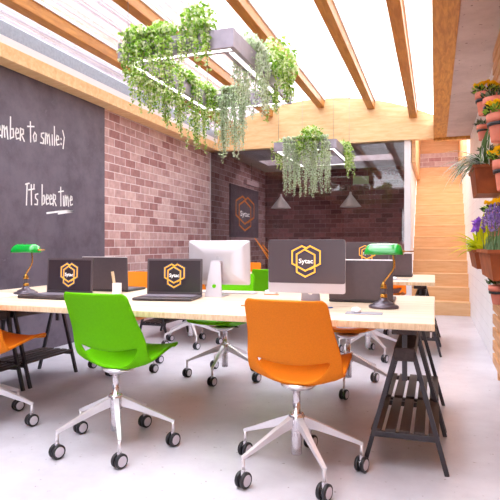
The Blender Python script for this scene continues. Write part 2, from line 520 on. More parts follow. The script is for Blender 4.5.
# stairwell
st = thing('staircase', 'light oak staircase rising behind the opening on the right', 'stairs', (0, YG - .13, 0))
for i in range(13):
    b = B(); b.box(-.36, XR - .004, .25 * i, .25 * i + .03, .21 * i, .21 * i + .18)
    b.box(-.36, XR - .004, .25 * i - .003, .25 * i + .28, .21 * i + .18, .21 * i + .21, .004)
    b.build('step', 'stair', st)
struct(B().box(-.36, XR, 12.2, 12.3, 2.6, 3.06).build('wall_landing', 'brick_pale'))
struct(B().box(-.36, XR, 12.18, 12.3, 3.06, 3.5).build('wall_upper', 'stair'))
struct(B().box(-.36, -.30, YG + .08, 12.2, 2.45, 3.5).build('trim_9', 'stair'))
struct(B().box(.46, XR, YG + .9, 12.2, 2.62, 3.5).build('trim_10', 'stair'))

# blackboard wall with handwriting
bb = tag(B().box(-3.888, -3.86, YF, 5.73, 0, 2.79, .002).build('blackboard', 'board'), 'tall dark blackboard covering the front part of the left wall, chalk writing on it', 'blackboard')
GL = {  # hand strokes on a unit box (height 1 = tall letter)
 'R': (.42, [[(0, 0), (.05, 1)], [(.02, .95), (.3, .9), (.32, .65), (.05, .5)], [(.12, .5), (.38, 0)]]),
 'e': (.34, [[(.02, .28), (.25, .36), (.22, .52), (.1, .54), (.03, .3), (.1, .04), (.28, .1)]]),
 'm': (.52, [[(.02, 0), (.05, .55)], [(.05, .42), (.16, .55), (.2, .05)], [(.2, .4), (.33, .55), (.4, 0)]]),
 'b': (.36, [[(.06, 1.02), (.05, 0)], [(.05, .45), (.24, .5), (.26, .12), (.05, .02)]]),
 'r': (.36, [[(.02, 0), (.04, .58)], [(.02, .56), (.24, .54), (.24, .34), (.06, .28)], [(.1, .28), (.3, 0)]]),
 't': (.34, [[(.14, .98), (.16, 0)], [(-.06, .72), (.4, .8)]]),
 'o': (.32, [[(.12, .5), (.02, .3), (.08, .04), (.22, .1), (.24, .4), (.12, .5)]]),
 's': (.34, [[(.26, .56), (.06, .5), (.06, .34), (.24, .24), (.22, .02), (0, .02)]]),
 'S': (.36, [[(.3, .7), (.06, .62), (.06, .44), (.26, .3), (.22, .02), (-.02, .0)]]),
 'i': (.18, [[(.06, .52), (.08, 0)]]),
 'l': (.18, [[(.06, .98), (.08, 0)]]),
 'I': (.30, [[(.1, 1.02), (.04, -.02)], [(-.02, .98), (.26, 1.05)]]),
 "'": (.10, [[(.04, 1.0), (.02, .8)]]),
 ':': (.22, [[(.1, .42), (.11, .36)], [(.1, .16), (.11, .1)]]),
 ')': (.22, [[(.02, .85), (.16, .5), (.06, -.1)]]),
 'n': (.34, [[(.02, 0), (.04, .54)], [(.04, .4), (.18, .54), (.24, 0)]]),
 ' ': (.24, []),
}
def write(txt, y0, z0, H, wid, tilt=0.0):
    tot = sum(GL[c][0] for c in txt)
    kx = wid / tot
    x = 0
    for word in txt.split(' '):
        b = B()
        for c in word:
            w, ss = GL[c]
            for s in ss:
                b.ribbon([(y0 + (x + px) * kx, z0 + py * H + (x * kx) * tilt) for px, py in s], 0.0145, lambda u, v, d: (d, u, v), -3.8605, -3.858)
            x += w
        o = b.build('chalk_word', 'chalk', bb)
        o['label'] = 'white chalk word ' + word.strip(':)')
        x += GL[' '][0]
write('Remember to smile:)', 3.735, 2.09, .205, 1.235, .075)
write("It's beer time", 4.37, 1.505, .205, .74, .045)
b = B(); b.ribbon([(4.68, 1.435), (4.86, 1.462), (5.02, 1.48), (5.10, 1.478), (4.86, 1.44)], .02, lambda u, v, d: (d, u, v), -3.8605, -3.858)
b.build('chalk_underline', 'chalk', bb)['label'] = 'white chalk underline below the word time'

# ================================================================== RIGHT WALL: slat rack
rack = thing('slat_rack', 'rack of horizontal timber slats on the right wall holding the flower pots', 'rack', (0, 0, 0))
for k in range(24):
    B().box(.46, .484, YF + .1, 4.98, .11 + .11 * k, .19 + .11 * k, .003).build('slat', 'slat', rack)
for y in (-5.5, -4.2, -3.0, -2.0, -.6, .9, 2.4, 3.7, 4.8):
    B().box(.484, .517, y, y + .05, .0, 2.74).build('batten', 'slat', rack)

def rv(a=1.0):
    while True:
        v = Vector((rnd.uniform(-1, 1), rnd.uniform(-1, 1), rnd.uniform(-1, 1)))
        if .05 < v.length <= 1: return v.normalized() * a

def pot_body(t, r, H):
    b = B()
    b.lathe([(0, -H), (r * .66, -H), (r * .68, -H + .004), (r * .86, -H * .30), (r * .88, -H * .28), (r, -H * .28), (r, 0), (r * .9, 0), (r * .86, -.02), (0, -.022)], 28)
    b.build('pot', 'terracotta', t)
    b = B(); b.lathe([(r * .89, -H * .44), (r * .95, -H * .44), (r * .97, -H * .32), (r * .89, -H * .32)], 28)
    g = B(); 
    b.bar((r * .6, 0, -H * .38), (.46 - t.location.x + .002, 0, -H * .38), .02, .012)
    b.build('pot_ring', 'rubber', t)
    B().lathe([(r * .84, -.018), (r * .4, -.008), (0, -.006)], 16).build('soil', 'soil', t)
def foliage(name, t, r, hgt, n, L, W, mats, cz=0.0, upb=.6):
    b = B()
    for i in range(n):
        a = rnd.uniform(0, 2 * math.pi); q = math.sqrt(rnd.random()) * r
        p = Vector((q * math.cos(a), q * math.sin(a), cz + rnd.uniform(0, hgt) * (1 - .5 * (q / r) ** 2)))
        d = Vector((math.cos(a), math.sin(a), upb * rnd.uniform(.2, 1.8))) + rv(.5)
        b.leaf(p, d, rv(), L * rnd.uniform(.7, 1.3), W * rnd.uniform(.7, 1.2), rnd.randrange(len(mats)))
    return b.build(name, mats, t, fix=False)
def chrysanth(label, loc, r, H, nf, seed):
    t = thing('potted_chrysanthemum', label, 'potted plant', loc, 0, 'terracotta pots on the slat rack')
    pot_body(t, r, H)
    foliage('leaves', t, r * 1.1, .05, 110, .035, .018, ['dkleaf', 'ivy'])
    for i in range(nf):
        a = i * 2.4 + seed; q = r * 1.15 * math.sqrt((i + .5) / nf)
        c = Vector((q * math.cos(a), q * math.sin(a), .058 + .02 * rnd.random() - .02 * (q / r) ** 2))
        b = B()
        for j in range(20):
            d = rv(); d.z = abs(d.z) * .9 + .12
            b.leaf(c, d, rv(), .026, .017, 0)
        b.lathe([(0, .0), (.009, .003), (.008, .010), (0, .013)], 8, tuple(c))
        b.build('flower', 'yellow', t, fix=False)
    return t
def succulent(label, loc, r, H):
    t = thing('potted_succulent', label, 'potted plant', loc, 0, 'terracotta pots on the slat rack')
    pot_body(t, r, H)
    foliage('leaves', t, r * 1.0, .035, 120, .034, .012, ['succ', 'dkleaf'], 0, 1.4)
    return t
chrysanth('highest terracotta pot on the right, with yellow flowers, just under the ceiling', (.36, 4.38, 2.235), .077, .165, 14, 0)
succulent('terracotta pot with low green plant, right behind the topmost yellow flowers', (.36, 3.70, 2.02), .076, .165)
chrysanth('terracotta pot with yellow flowers below the two topmost pots', (.36, 3.44, 1.86), .076, .16, 12, 1)
succulent('small terracotta pot with low succulent beside the lintel, above the trailing spider plant', (.385, 4.90, 2.10), .056, .125)
succulent('terracotta pot half hidden behind the spider plant leaves', (.39, 4.62, 1.83), .06, .13)
chrysanth('terracotta pot with yellow flowers at the photo edge beside the spider plant planter', (.37, 3.22, 1.56), .074, .165, 12, 2)
chrysanth('terracotta pot with yellow flowers behind the lavender', (.37, 3.66, 1.305), .07, .15, 12, 3)
succulent('lowest terracotta pot, with grey green succulent, under the lavender planter', (.365, 3.45, .865), .07, .11)

def planter_box(name, label, y0, y1, zt, hh):
    """tapered rusty trough on the slats, X .26 to .46"""
    t = thing(name, label, 'planter', (.36, (y0 + y1) / 2, zt), 0, 'rust brown planter boxes on the right wall')
    L = (y1 - y0) / 2
    b = B()
    def ring(hx, hy, z): return [b.bm.verts.new(p) for p in ((-hx, -hy, z), (.0995, -hy, z), (.0995, hy, z), (-hx, hy, z))]
    rs = [ring(.07, L - .05, -hh), ring(.09, L - .015, -.022), ring(.102, L, -.020), ring(.102, L, 0), ring(.088, L - .014, 0), ring(.085, L - .02, -.03)]
    b.bm.faces.new(rs[0][::-1])
    for a, c in zip(rs, rs[1:]):
        for k in range(4): b.bm.faces.new((a[k], a[(k + 1) % 4], c[(k + 1) % 4], c[k]))
    b.bm.faces.new(rs[-1])
    b.build('trough', 'rust', t)
    B().box(-.082, .08, -L + .02, L - .02, -.03, -.02).build('soil', 'soil', t)
    return t, L
def blade(b, p, d0, L, w, droop, mi, mi2=None, n=7):
    """an arching strap leaf"""
    p = Vector(p); d = Vector(d0).normalized(); side = d.cross(Vector((0, 0, 1)))
    if side.length < .01: side = Vector((1, 0, 0))
    side.normalize()
    prev = None
    for i in range(n + 1):
        t = i / n; ww = w * (1 - t ** 2.2) * .5 + .0005
        up = side.cross(d)
        row = [b.bm.verts.new(p - side * ww), b.bm.verts.new(p - side * ww * .4 - up * ww * .3), b.bm.verts.new(p + side * ww * .4 - up * ww * .3), b.bm.verts.new(p + side * ww)]
        if prev:
            for k in range(3):
                f = b.bm.faces.new((prev[k], prev[k + 1], row[k + 1], row[k])); f.smooth = True
                f.material_index = mi2 if (mi2 is not None and k == 0) else mi
        prev = row
        p = p + d * (L / n)
        d = (d + Vector((0, 0, -droop / n))).normalized()
t, L = planter_box('planter_box', 'rust brown trough high on the right wall with arching spider plants', 4.2, 4.74, 1.68, .205)
for k in range(3):
    b = B(); b0 = Vector((-.01, -L * .55 + k * L * .55, -.01))
    for i in range(40):
        a = rnd.uniform(0, 2 * math.pi)
        dd = Vector((min(math.cos(a) - .35, .02), math.sin(a) * .8, rnd.uniform(.7, 1.7)))
        blade(b, b0 + Vector((rnd.uniform(-.02, .02), rnd.uniform(-.03, .03), 0)), dd, rnd.uniform(.2, .4), .023, rnd.uniform(1.6, 3.0), 0, 1)
    b.build('spider_plant', ['spider', 'spider_w'], t, fix=False)
t, L = planter_box('planter_box', 'rust brown trough with yellow green leaves and violet blooms, beside the stairs', 4.2, 4.9, 1.065, .14)
b = B()
for i in range(64):
    a = rnd.uniform(0, 2 * math.pi)
    blade(b, (rnd.uniform(-.06, .05), rnd.uniform(-L + .05, L - .05), -.02), (min(math.cos(a) * .9 - .25, .05), math.sin(a), rnd.uniform(.5, 1.5)), rnd.uniform(.16, .34), .036, rnd.uniform(.6, 1.6), 0)
b.build('strap_leaves', 'yleaf', t, fix=False)
foliage('leaves', t, .09, .09, 60, .05, .03, ['dkleaf', 'sage'])
for i in range(7):
    y = -L + .06 + i * .09; x = rnd.uniform(-.07, .02); h = rnd.uniform(.13, .22)
    b = B(); b.tube([(x, y, -.02), (x - .01, y, h * .6), (x - .015, y, h)], .003, 5, 1)
    for j in range(9):
        d = rv(); d.z = d.z * .6 + .1
        b.leaf(Vector((x - .015, y, h)), d, rv(), .045, .034, 0)
    b.build('flower', ['purple', 'stem'], t, fix=False)
t, L = planter_box('planter_box', 'largest looking rust brown trough, nearest the camera, full of lavender', 3.05, 3.85, 1.075, .165)
b = B()
for i in range(120):
    a = rnd.uniform(0, 2 * math.pi)
    blade(b, (rnd.uniform(-.07, .07), rnd.uniform(-L + .04, L - .04), -.02), (math.cos(a) * .25, math.sin(a) * .3, 1), rnd.uniform(.08, .16), .009, .4, 0, None, 4)
b.build('leaves', 'sage', t, fix=False)
for i in range(26):
    x, y = rnd.uniform(-.07, .06), -L + .04 + (i + rnd.random()) * (2 * L - .08) / 26
    h = rnd.uniform(.17, .255); lx, ly = rnd.uniform(-.02, .02), rnd.uniform(-.02, .02)
    b = B(); b.tube([(x, y, -.02), (x + lx * .5, y + ly * .5, h * .5), (x + lx, y + ly, h)], .0022, 4, 1)
    for j in range(30):
        q = j / 30; zz = h - .085 + .1 * q
        a = rnd.uniform(0, 6.3)
        b.leaf(Vector((x + lx, y + ly, zz)), Vector((math.cos(a), math.sin(a), .9)), rv(), .022 * (1.15 - q * .6), .014, 0)
    b.build('lavender_spike', ['lav', 'stem'], t, fix=False)

# ================================================================== HANGING PLANTERS
def hanging_planter(label, y0):
    t = thing('hanging_planter', label, 'hanging planter', (-1.62, y0 + .735, 2.35), 0, 'rectangular lit planters hanging from the skylight')
    hx, hy, w, H = .42, .735, .10, .12
    fr = B()
    outer = [(-hx, -hy), (hx, -hy), (hx, hy), (-hx, hy)]
    inner = [(-hx + w, -hy + w), (hx - w, -hy + w), (hx - w, hy - w), (-hx + w, hy - w)]
    v = {}
    def V(p, z):
        k = (round(p[0], 4), round(p[1], 4), round(z, 4))
        if k not in v: v[k] = fr.bm.verts.new(k)
        return v[k]
    for k in range(4):
        a, b_, c, d = outer[k], outer[(k + 1) % 4], inner[(k + 1) % 4], inner[k]
        fr.bm.faces.new((V(a, 0), V(b_, 0), V(b_, H), V(a, H)))
        fr.bm.faces.new((V(d, 0), V(d, H), V(c, H), V(c, 0)))
        fr.bm.faces.new((V(a, H), V(b_, H), V(c, H), V(d, H)))
        fr.bm.faces.new((V(a, 0), V(d, 0), V(c, 0), V(b_, 0)))
    fr.build('frame', 'planter', t)
    m = .034
    for s in (-1, 1):
        B().box(-hx + m, hx - m, s * (hy - w / 2) - w / 2 + m, s * (hy - w / 2) + w / 2 - m, -.001, .004).build('light_strip', 'led', t)
        B().box(s * (hx - w / 2) - w / 2 + m, s * (hx - w / 2) + w / 2 - m, -hy + w, hy - w, -.001, .004).build('light_strip', 'led', t)
    for sx in (-1, 1):
        for sy in (-1, 1):
            X, Y = sx * (hx - .05), sy * (hy - .05)
            top = arc(-1.62 + X, 3.56) - 2.35
            c = B().tube([(X, Y, H - .01), (X, Y, top)], .0022, 5).build('cable', 'cable', t)
            B().lathe([(.004, -.045), (.012, -.043), (.012, -.0), (.004, .0)], 10, (X, Y, top - .12)).build('cable_gripper', 'chrome', c)
    return t
hanging_planter('grey rectangular hanging planter with lit underside, nearer of the two', 3.18)
hanging_planter('grey rectangular hanging planter, farther one in front of the glass wall', 6.94)

def trailing(label, base, kind, spread, hgt, strands, group, dens=1.0):
    """mound of leaves with strands that hang over the edge: spread (x, y), strands [(dx, dy, length)]"""
    mats = ['ivy', 'ivy_v'] if kind == 'ivy' else ['silver', 'silver_v']
    wv = .42 if kind == 'ivy' else .5
    t = thing('trailing_plant', label, 'plant', base, 0, group)
    b = B(); st = B()
    n = int(430 * dens)
    for i in range(n):
        v = rv(rnd.random() ** .4)
        p = Vector((v.x * spread[0], v.y * spread[1], max(v.z, -.35) * hgt + hgt * .3))
        d = rv() + Vector((v.x, v.y, -.2)) * .8
        b.leaf(p, d, rv() + Vector((0, 0, .7)), rnd.uniform(.024, .046), rnd.uniform(.02, .036), 0 if rnd.random() > wv else 1)
    for dx, dy, L in strands:
        x0, y0 = dx * .75, dy * .75
        pts = [Vector((x0, y0, .02)), Vector((dx, dy, .05))]
        q = Vector((dx * 1.05, dy * 1.05, .0))
        k = max(3, int(L / .03))
        for i in range(k):
            q = q + Vector((rnd.uniform(-.009, .009), rnd.uniform(-.009, .009), -L / k))
            pts.append(q.copy())
        st.tube(pts, .0016, 3)
        sz = (.030 if kind == 'ivy' else .023)
        for i, p in enumerate(pts[1:]):
            fade = 1 - .35 * i / len(pts)
            for j in range(5 if kind == 'ivy' else 6):
                d = rv() + Vector((0, 0, -.6))
                b.leaf(p + rv(.012), d, rv(), sz * rnd.uniform(.7, 1.3) * fade, sz * .8 * rnd.uniform(.7, 1.2) * fade, 0 if rnd.random() > wv else 1)
    b.build('foliage', mats, t, fix=False)
    st.build('stem', 'stem', t)
    return t
def fringe(n, x0, x1, y, l0, l1, jy=.03):
    return [(rnd.uniform(x0, x1), y + rnd.uniform(-jy, jy), rnd.uniform(l0, l1)) for _ in range(n)]
def fringe_y(n, x, y0, y1, l0, l1, jx=.03):
    return [(x + rnd.uniform(-jx, jx), rnd.uniform(y0, y1), rnd.uniform(l0, l1)) for _ in range(n)]
G1 = 'plants trailing from the near hanging planter'
ZT = 2.465
# near side
trailing('bushy ivy at the left corner of the near hanging planter', (-1.90, 3.23, ZT), 'ivy', (.09, .08), .10, fringe(16, -.09, .12, -.085, .10, .27) + fringe_y(8, -.11, -.05, .2, .1, .26), G1, 1.2)
trailing('bushy ivy left of centre on the front side of the near planter', (-1.73, 3.23, ZT), 'ivy', (.11, .08), .10, fringe(16, -.12, .12, -.085, .1, .3), G1, 1.2)
trailing('tall ivy mound right of centre on the front side of the near planter', (-1.46, 3.23, ZT), 'ivy', (.12, .09), .17, fringe(14, -.14, .1, -.085, .1, .26), G1, 1.6)
# left side
trailing('ivy hanging from the left side of the near planter, behind its front corner', (-2.0, 3.65, ZT), 'ivy', (.08, .16), .09, fringe_y(34, -.06, -.2, .2, .12, .36) + fringe_y(12, .07, -.2, .2, .1, .25), G1, 1.8)
trailing('ivy with long green strands on the left side of the near planter', (-2.0, 4.1, ZT), 'ivy', (.08, .18), .09, fringe_y(34, -.06, -.2, .2, .15, .42) + fringe_y(12, .07, -.2, .2, .1, .25), G1, 1.8)
trailing('ivy at the far left corner of the near planter', (-1.98, 4.52, ZT), 'ivy', (.09, .12), .09, fringe_y(14, -.06, -.12, .12, .2, .5) + fringe_y(10, .08, -.1, .1, .15, .4), G1)
# far side, long pale strands
trailing('pale silvery trailer hanging lowest from the far side of the near planter', (-1.73, 4.60, ZT), 'silver', (.11, .06), .06, fringe(40, -.13, .13, -.07, .3, .64), G1)
# right side
trailing('pale silvery trailer spilling over the right side of the near planter', (-1.25, 3.72, ZT), 'silver', (.08, .15), .13, fringe_y(18, .06, -.18, .18, .15, .42) + fringe_y(16, -.07, -.18, .18, .15, .4), G1, 1.2)
trailing('bushy bright ivy on the right side of the near planter', (-1.17, 4.08, ZT), 'ivy', (.15, .27), .19, fringe_y(18, .07, -.2, .2, .1, .26) + fringe_y(16, -.07, -.2, .2, .15, .34), G1, 1.7)
G2 = 'plants trailing from the far hanging planter'
trailing('bright ivy at the left end of the far planter', (-2.0, 7.3, ZT), 'ivy', (.1, .2), .07, fringe_y(16, -.07, -.2, .2, .1, .3), G2)
trailing('pale silvery trailer on the left of the far planter front', (-1.84, 6.99, ZT), 'silver', (.08, .05), .03, fringe(24, -.06, .12, -.085, .3, .72), G2, .5)
trailing('bushy ivy in the middle of the far planter front', (-1.54, 6.97, ZT), 'ivy', (.17, .10), .16, fringe(16, -.16, .16, -.09, .1, .3), G2, 1.9)
trailing('pale silvery trailer under the middle of the far planter', (-1.64, 6.99, ZT), 'silver', (.08, .05), .02, fringe(24, -.14, .14, -.085, .4, .74), G2)
trailing('pale silvery trailer right of the middle of the far planter', (-1.40, 6.99, ZT), 'silver', (.08, .05), .02, fringe(22, -.10, .14, -.085, .3, .70), G2)
trailing('bright ivy on the right end of the far planter', (-1.24, 7.75, ZT), 'ivy', (.11, .24), .09, fringe_y(22, .08, -.28, .25, .15, .42), G2, 1.4)
trailing('pale silvery trailer on the back side of the far planter', (-1.68, 8.36, ZT), 'silver', (.16, .06), .05, fringe(14, -.2, .2, -.07, .12, .4), G2)

# ================================================================== DESKS AND TRESTLES
DY = 2.885
def table(label, y):
    b = B(); b.box(-3.29, 0, 0, 1.40, .705, .74, .003)
    b.bm.faces.ensure_lookup_table()
    for f in b.bm.faces:
        f.normal_update()
        if abs(f.normal.z) < .5: f.material_index = 1
    o = b.build('tabletop', ['maple', 'maple_edge'], None, (0, y, 0))
    return tag(o, label, 'table', 'long maple tabletops on trestles')
table('long pale maple tabletop nearest the camera, laptops and lamps on it', 2.60)
table('long pale maple tabletop farther back, near the stairs', 2.60 + DY)

def make_trestle(label, loc):
    """A frames at local y = 0 and .59, feet spread .4 along x"""
    t = thing('trestle', label, 'trestle', loc, 0, 'charcoal trestles under the long tables')
    for y in (.015, .575):
        for s in (-1, 1):
            B().bar((s * .035, y, .60), (s * .195, y, .0), .022, .022, 0, (0, 1, 0)).build('leg', 'steel_dk', t)
        f = .172 / .6
        B().box(-.155, .155, y - .012, y + .012, .155, .182, .002).build('shelf_rail', 'steel_dk', t)
        B().box(-.012, .012, y - .010, y + .010, .44, .69).build('post', 'steel_dk', t)
    B().box(-.05, .05, 0, .59, .535, .60, .004).build('cross_beam', 'wood_dk', t)
    B().box(-.06, .06, -.01, .60, .665, .705, .004).build('top_rail', 'wood_dk', t)
    for i in range(5):
        x = -.135 + i * .0675
        B().box(x - .025, x + .025, .005, .585, .182, .196, .002).build('shelf_slat', 'wood_dk', t)
    return t
tr = make_trestle('charcoal trestle at the right end of the near table, front one', (-.14, 2.72, 0))
TL = [(-.14, 3.355, 'charcoal trestle at the right end of the near table, rear one'), (-3.13, 2.72, 'charcoal trestle at the left end of the near table, front one'),
      (-3.13, 3.355, 'charcoal trestle at the left end of the near table, rear one'),
      (-.14, 2.72 + DY, 'charcoal trestle at the right end of the far table, front one'), (-.14, 3.355 + DY, 'charcoal trestle at the right end of the far table, rear one'),
      (-3.13, 2.72 + DY, 'charcoal trestle at the left end of the far table, front one'), (-3.13, 3.355 + DY, 'charcoal trestle at the left end of the far table, rear one')]
for x, y, lb in TL: dup(tr, (x, y, 0), 0, lb)

# ================================================================== CHAIRS
PROF = [(.350, .480, .172), (.345, .496, .200), (.255, .490, .219), (.14, .462, .226), (.03, .431, .234), (-.022, .428, .236), (-.064, .472, .235), (-.096, .570, .230),
        (-.138, .680, .213), (-.190, .785, .203), (-.216, .838, .197), (-.222, .852, .174)]
def prof(t):
    t = max(0, min(t, len(PROF) - 1.0001)); i = int(t); f = t - i
    p = [PROF[max(0, min(len(PROF) - 1, i + k))] for k in (-1, 0, 1, 2)]
    out = []
    for c in range(3):
        a, b_, c_, d = (q[c] for q in p)
        out.append(.5 * (2 * b_ + (c_ - a) * f + (2 * a - 5 * b_ + 4 * c_ - d) * f * f + (3 * b_ - a - 3 * c_ + d) * f ** 3))
    return out
def chair_shell(name, mat, parent):
    bm = bmesh.new()
    US = [-1, -.97, -.9, -.82, -.78, -.6, -.4, -.2, 0, .2, .4, .6, .78, .82, .9, .97, 1]
    us, ta = .78, 6.62
    def tb(u):
        a = abs(u)
        return 6.5 if a >= us else 5.22 + 1.28 * (a / us) ** 2.6
    rows = 0
    grid = []
    nb, na = 11, 8
    for u in US:
        colv = []
        e = tb(u)
        ts = [e * k / nb for k in range(nb + 1)] + [ta + (11 - ta) * k / na for k in range(na + 1)]
        for t in ts:
            y, z, hw = prof(t)
            k = max(0, min(1, (t - 4.5) / 2.5))
            rise = .012 + .05 * min(1, t / 4.0) if t < 6.0 else .062 * max(0, 1 - (t - 6.0) / 2.2)
            z2 = z + rise * abs(u) ** 2.2
            y2 = y + k * .035 * u * u
            colv.append(bm.verts.new((u * hw, y2, z2)))
        grid.append(colv)
    for i in range(len(US) - 1):
        for j in range(nb + na + 1):
            if j == nb and abs((US[i] + US[i + 1]) / 2) < .79: continue
            f = bm.faces.new((grid[i][j], grid[i + 1][j], grid[i + 1][j + 1], grid[i][j + 1])); f.smooth = True
    bmesh.ops.recalc_face_normals(bm, faces=bm.faces)
    me = bpy.data.meshes.new(name); bm.to_mesh(me); bm.free()
    me.materials.append(MT[mat])
    o = bpy.data.objects.new(name, me); col.objects.link(o); o.parent = parent
    s = o.modifiers.new('thickness', 'SOLIDIFY'); s.thickness = .017; s.offset = 0
    s = o.modifiers.new('rounding', 'SUBSURF'); s.levels = 1; s.render_levels = 1
    return o
def make_chair(label, mat, loc, rz):
    t = thing('swivel_chair', label, 'chair', loc, rz, 'lime and orange swivel chairs')
    chair_shell('seat_shell', mat, t)
    B().lathe([(.02, .394), (.060, .398), (.085, .412), (.09, .422), (0, .428)], 24, (0, .03, 0)).build('seat_plate', 'alu_w', t)
    B().lathe([(0, .085), (.026, .085), (.026, .285), (.019, .287), (.019, .392), (.034, .398)], 18).build('column', 'alu', t)
    B().lathe([(.028, .20), (.036, .205), (.040, .275), (.034, .283), (.024, .284)], 18).build('hub', 'alu', t)
    arms = []
    for k in range(5):
        a = R(90 + 72 * k - math.degrees(rz) + 0)
        ca, sa = math.cos(a), math.sin(a)
        P = lambda r, z, s=0: (ca * r - sa * s, sa * r + ca * s, z)
        b = B()
        prev = None
        for r, zt, zb, hw in ((.030, .272, .218, .016), (.10, .243, .200, .0135), (.20, .197, .167, .0112), (.29, .156, .136, .0095), (.322, .142, .122, .0085)):
            ring = [b.bm.verts.new(P(r, zb, -hw * .6)), b.bm.verts.new(P(r, zt, -hw)), b.bm.verts.new(P(r, zt, hw)), b.bm.verts.new(P(r, zb, hw * .6))]
            if prev:
                for q in range(4): b.bm.faces.new((prev[q], prev[(q + 1) % 4], ring[(q + 1) % 4], ring[q]))
            else: b.bm.faces.new(ring)
            prev = ring
        b.bm.faces.new(prev[::-1])
        b.tube([P(.315, .13), P(.315, .078)], .0085, 8)
        arm = b.build('base_arm', 'alu_w', t)
        # twin wheel caster, its axle turned with the chair
        cx, cy = P(.315, 0)[:2]
        aa = R(160 + 17 * k * 0) - rz
        ax, ay = math.cos(aa), math.sin(aa)
        f = B(); f.tube([(cx - ax * .006, cy - ay * .006, .037), (cx + ax * .006, cy + ay * .006, .037)], .022, 12)
        f.box(cx - .008, cx + .008, cy - .008, cy + .008, .04, .08)
        f.build('caster_fork', 'alu', arm)
        for s in (-1, 1):
            w = B()
            p0 = Vector((cx + s * ax * .006, cy + s * ay * .006, .037)); d = Vector((ax, ay, 0)) * s
            w.tube([p0, p0 + d * .003, p0 + d * .014, p0 + d * .018], [.032, .037, .037, .034], 20, 0)
            w.tube([p0 + d * .017, p0 + d * .0195], [.027, .025], 18, 1)
            w.build('wheel', ['rubber', 'wheel_cap'], arm)
    return t
rot = R(-3)
gch = make_chair('lime green swivel chair in front, its back to the camera, left of the orange one', 'green', (-1.658, 2.566, 0), rot)
och = make_chair('orange swivel chair in the foreground, its back to the camera, right of the lime one', 'orange', (-.637, 2.56, 0), rot)
P_ = math.pi
dup(och, (-2.62, 2.58, 0), rot, 'orange swivel chair cut off by the left edge of the photo')
dup(gch, (-1.66, 4.20, 0), P_, 'lime green swivel chair across the near table, under the white monitor')
dup(och, (-.63, 4.17, 0), P_, 'orange swivel chair across the near table, behind the dark monitor')
dup(och, (-2.60, 4.22, 0), P_, 'orange swivel chair across the near table, its back between the two left laptops')
dup(och, (-2.56, 5.45, 0), rot, 'orange swivel chair at the near side of the far table, left end')
dup(gch, (-1.58, 5.45, 0), rot, 'lime green swivel chair at the near side of the far table, between the two monitors')
dup(och, (-.63, 5.45, 0), rot, 'orange swivel chair at the far table, base visible under the near table')
dup(och, (-2.52, 7.08, 0), P_, 'orange swivel chair beyond the far table, leftmost, before the glass wall')
dup(gch, (-1.60, 7.08, 0), P_, 'lime green swivel chair beyond the far table, in the middle')
dup(och, (-.58, 7.08, 0), P_, 'orange swivel chair beyond the far table, seen below the green lamp')

# ================================================================== THINGS ON THE DESKS
ZD = .74
def make_laptop(label, loc, rz, logo=True, w=.395, dep=.28, h=.266, tilt=3):
    t = thing('laptop', label, 'laptop', loc, rz, 'dark laptops on the tables')
    B().box(-w / 2, w / 2, -dep, .012, 0.002, .02, .004).build('base', 'graph_dk', t)
    B().box(-w / 2 + .02, w / 2 - .02, -dep * .62, -.02, .02, .0215).build('keyboard', 'key', t)
    B().box(-.055, .055, -dep + .012, -dep * .66, .02, .0208).build('touchpad', 'graph', t)
    M = Matrix.Translation((0, .0, .02)) @ Matrix.Rotation(R(-tilt), 4, 'X')
    ld = B().box(-w / 2, w / 2, 0, .012, 0, h - .02, .004, 0, 2, M).build('lid', 'graph', t)
    m = .014
    B().box(-w / 2 + m, w / 2 - m, -.0012, .001, m * 1.2, h - .02 - m, 0, 0, 1, M).build('screen', 'screen', ld)
    B().tube([(-w * .42, .004, .018), (w * .42, .004, .018)], .007, 8).build('hinge', 'graph_dk', t)
    if not logo:
        B().box(-w / 2 + .003, w / 2 - .003, -.001, .014, h - .021, h - .016, .001, 0, 1, M).build('lid_glint', 'alu_w', ld)  # pale strip painted as the sky's reflection along the lid's top edge
    if logo:
        zc = (h - .02) * .5 + .004
        fn = lambda u, v, d: tuple(M @ Vector((u, -d, zc + v)))
        MM = M @ Matrix.Translation((0, -.0035, zc + .002)) @ Matrix.Rotation(R(90), 4, 'X')
        mark(ld, fn, h * .60, .0013, ('logo_navy', 'logo', 'logo_white'), True, MM, 1.08)
    return t
lp = make_laptop('open dark laptop beside the left lamp, amber hexagon logo on its screen', (-2.465, 3.215, ZD), R(-2))
dup(lp, (-1.705, 3.36, ZD), R(10), 'open dark laptop left of the white monitor, amber hexagon logo on its screen')
lb_ = make_laptop('dark laptop seen from behind, next to the left logo laptop and the pen holder', (-2.415, 3.60, ZD), R(182), False)
dup(lb_, (-.44, 3.42, ZD), R(180), 'dark laptop seen from behind, between the dark monitor and the right lamp')
dup(lb_, (-.44, 3.42 + DY, ZD), R(180), 'dark laptop seen from behind on the far table, right of the green lamp shade')

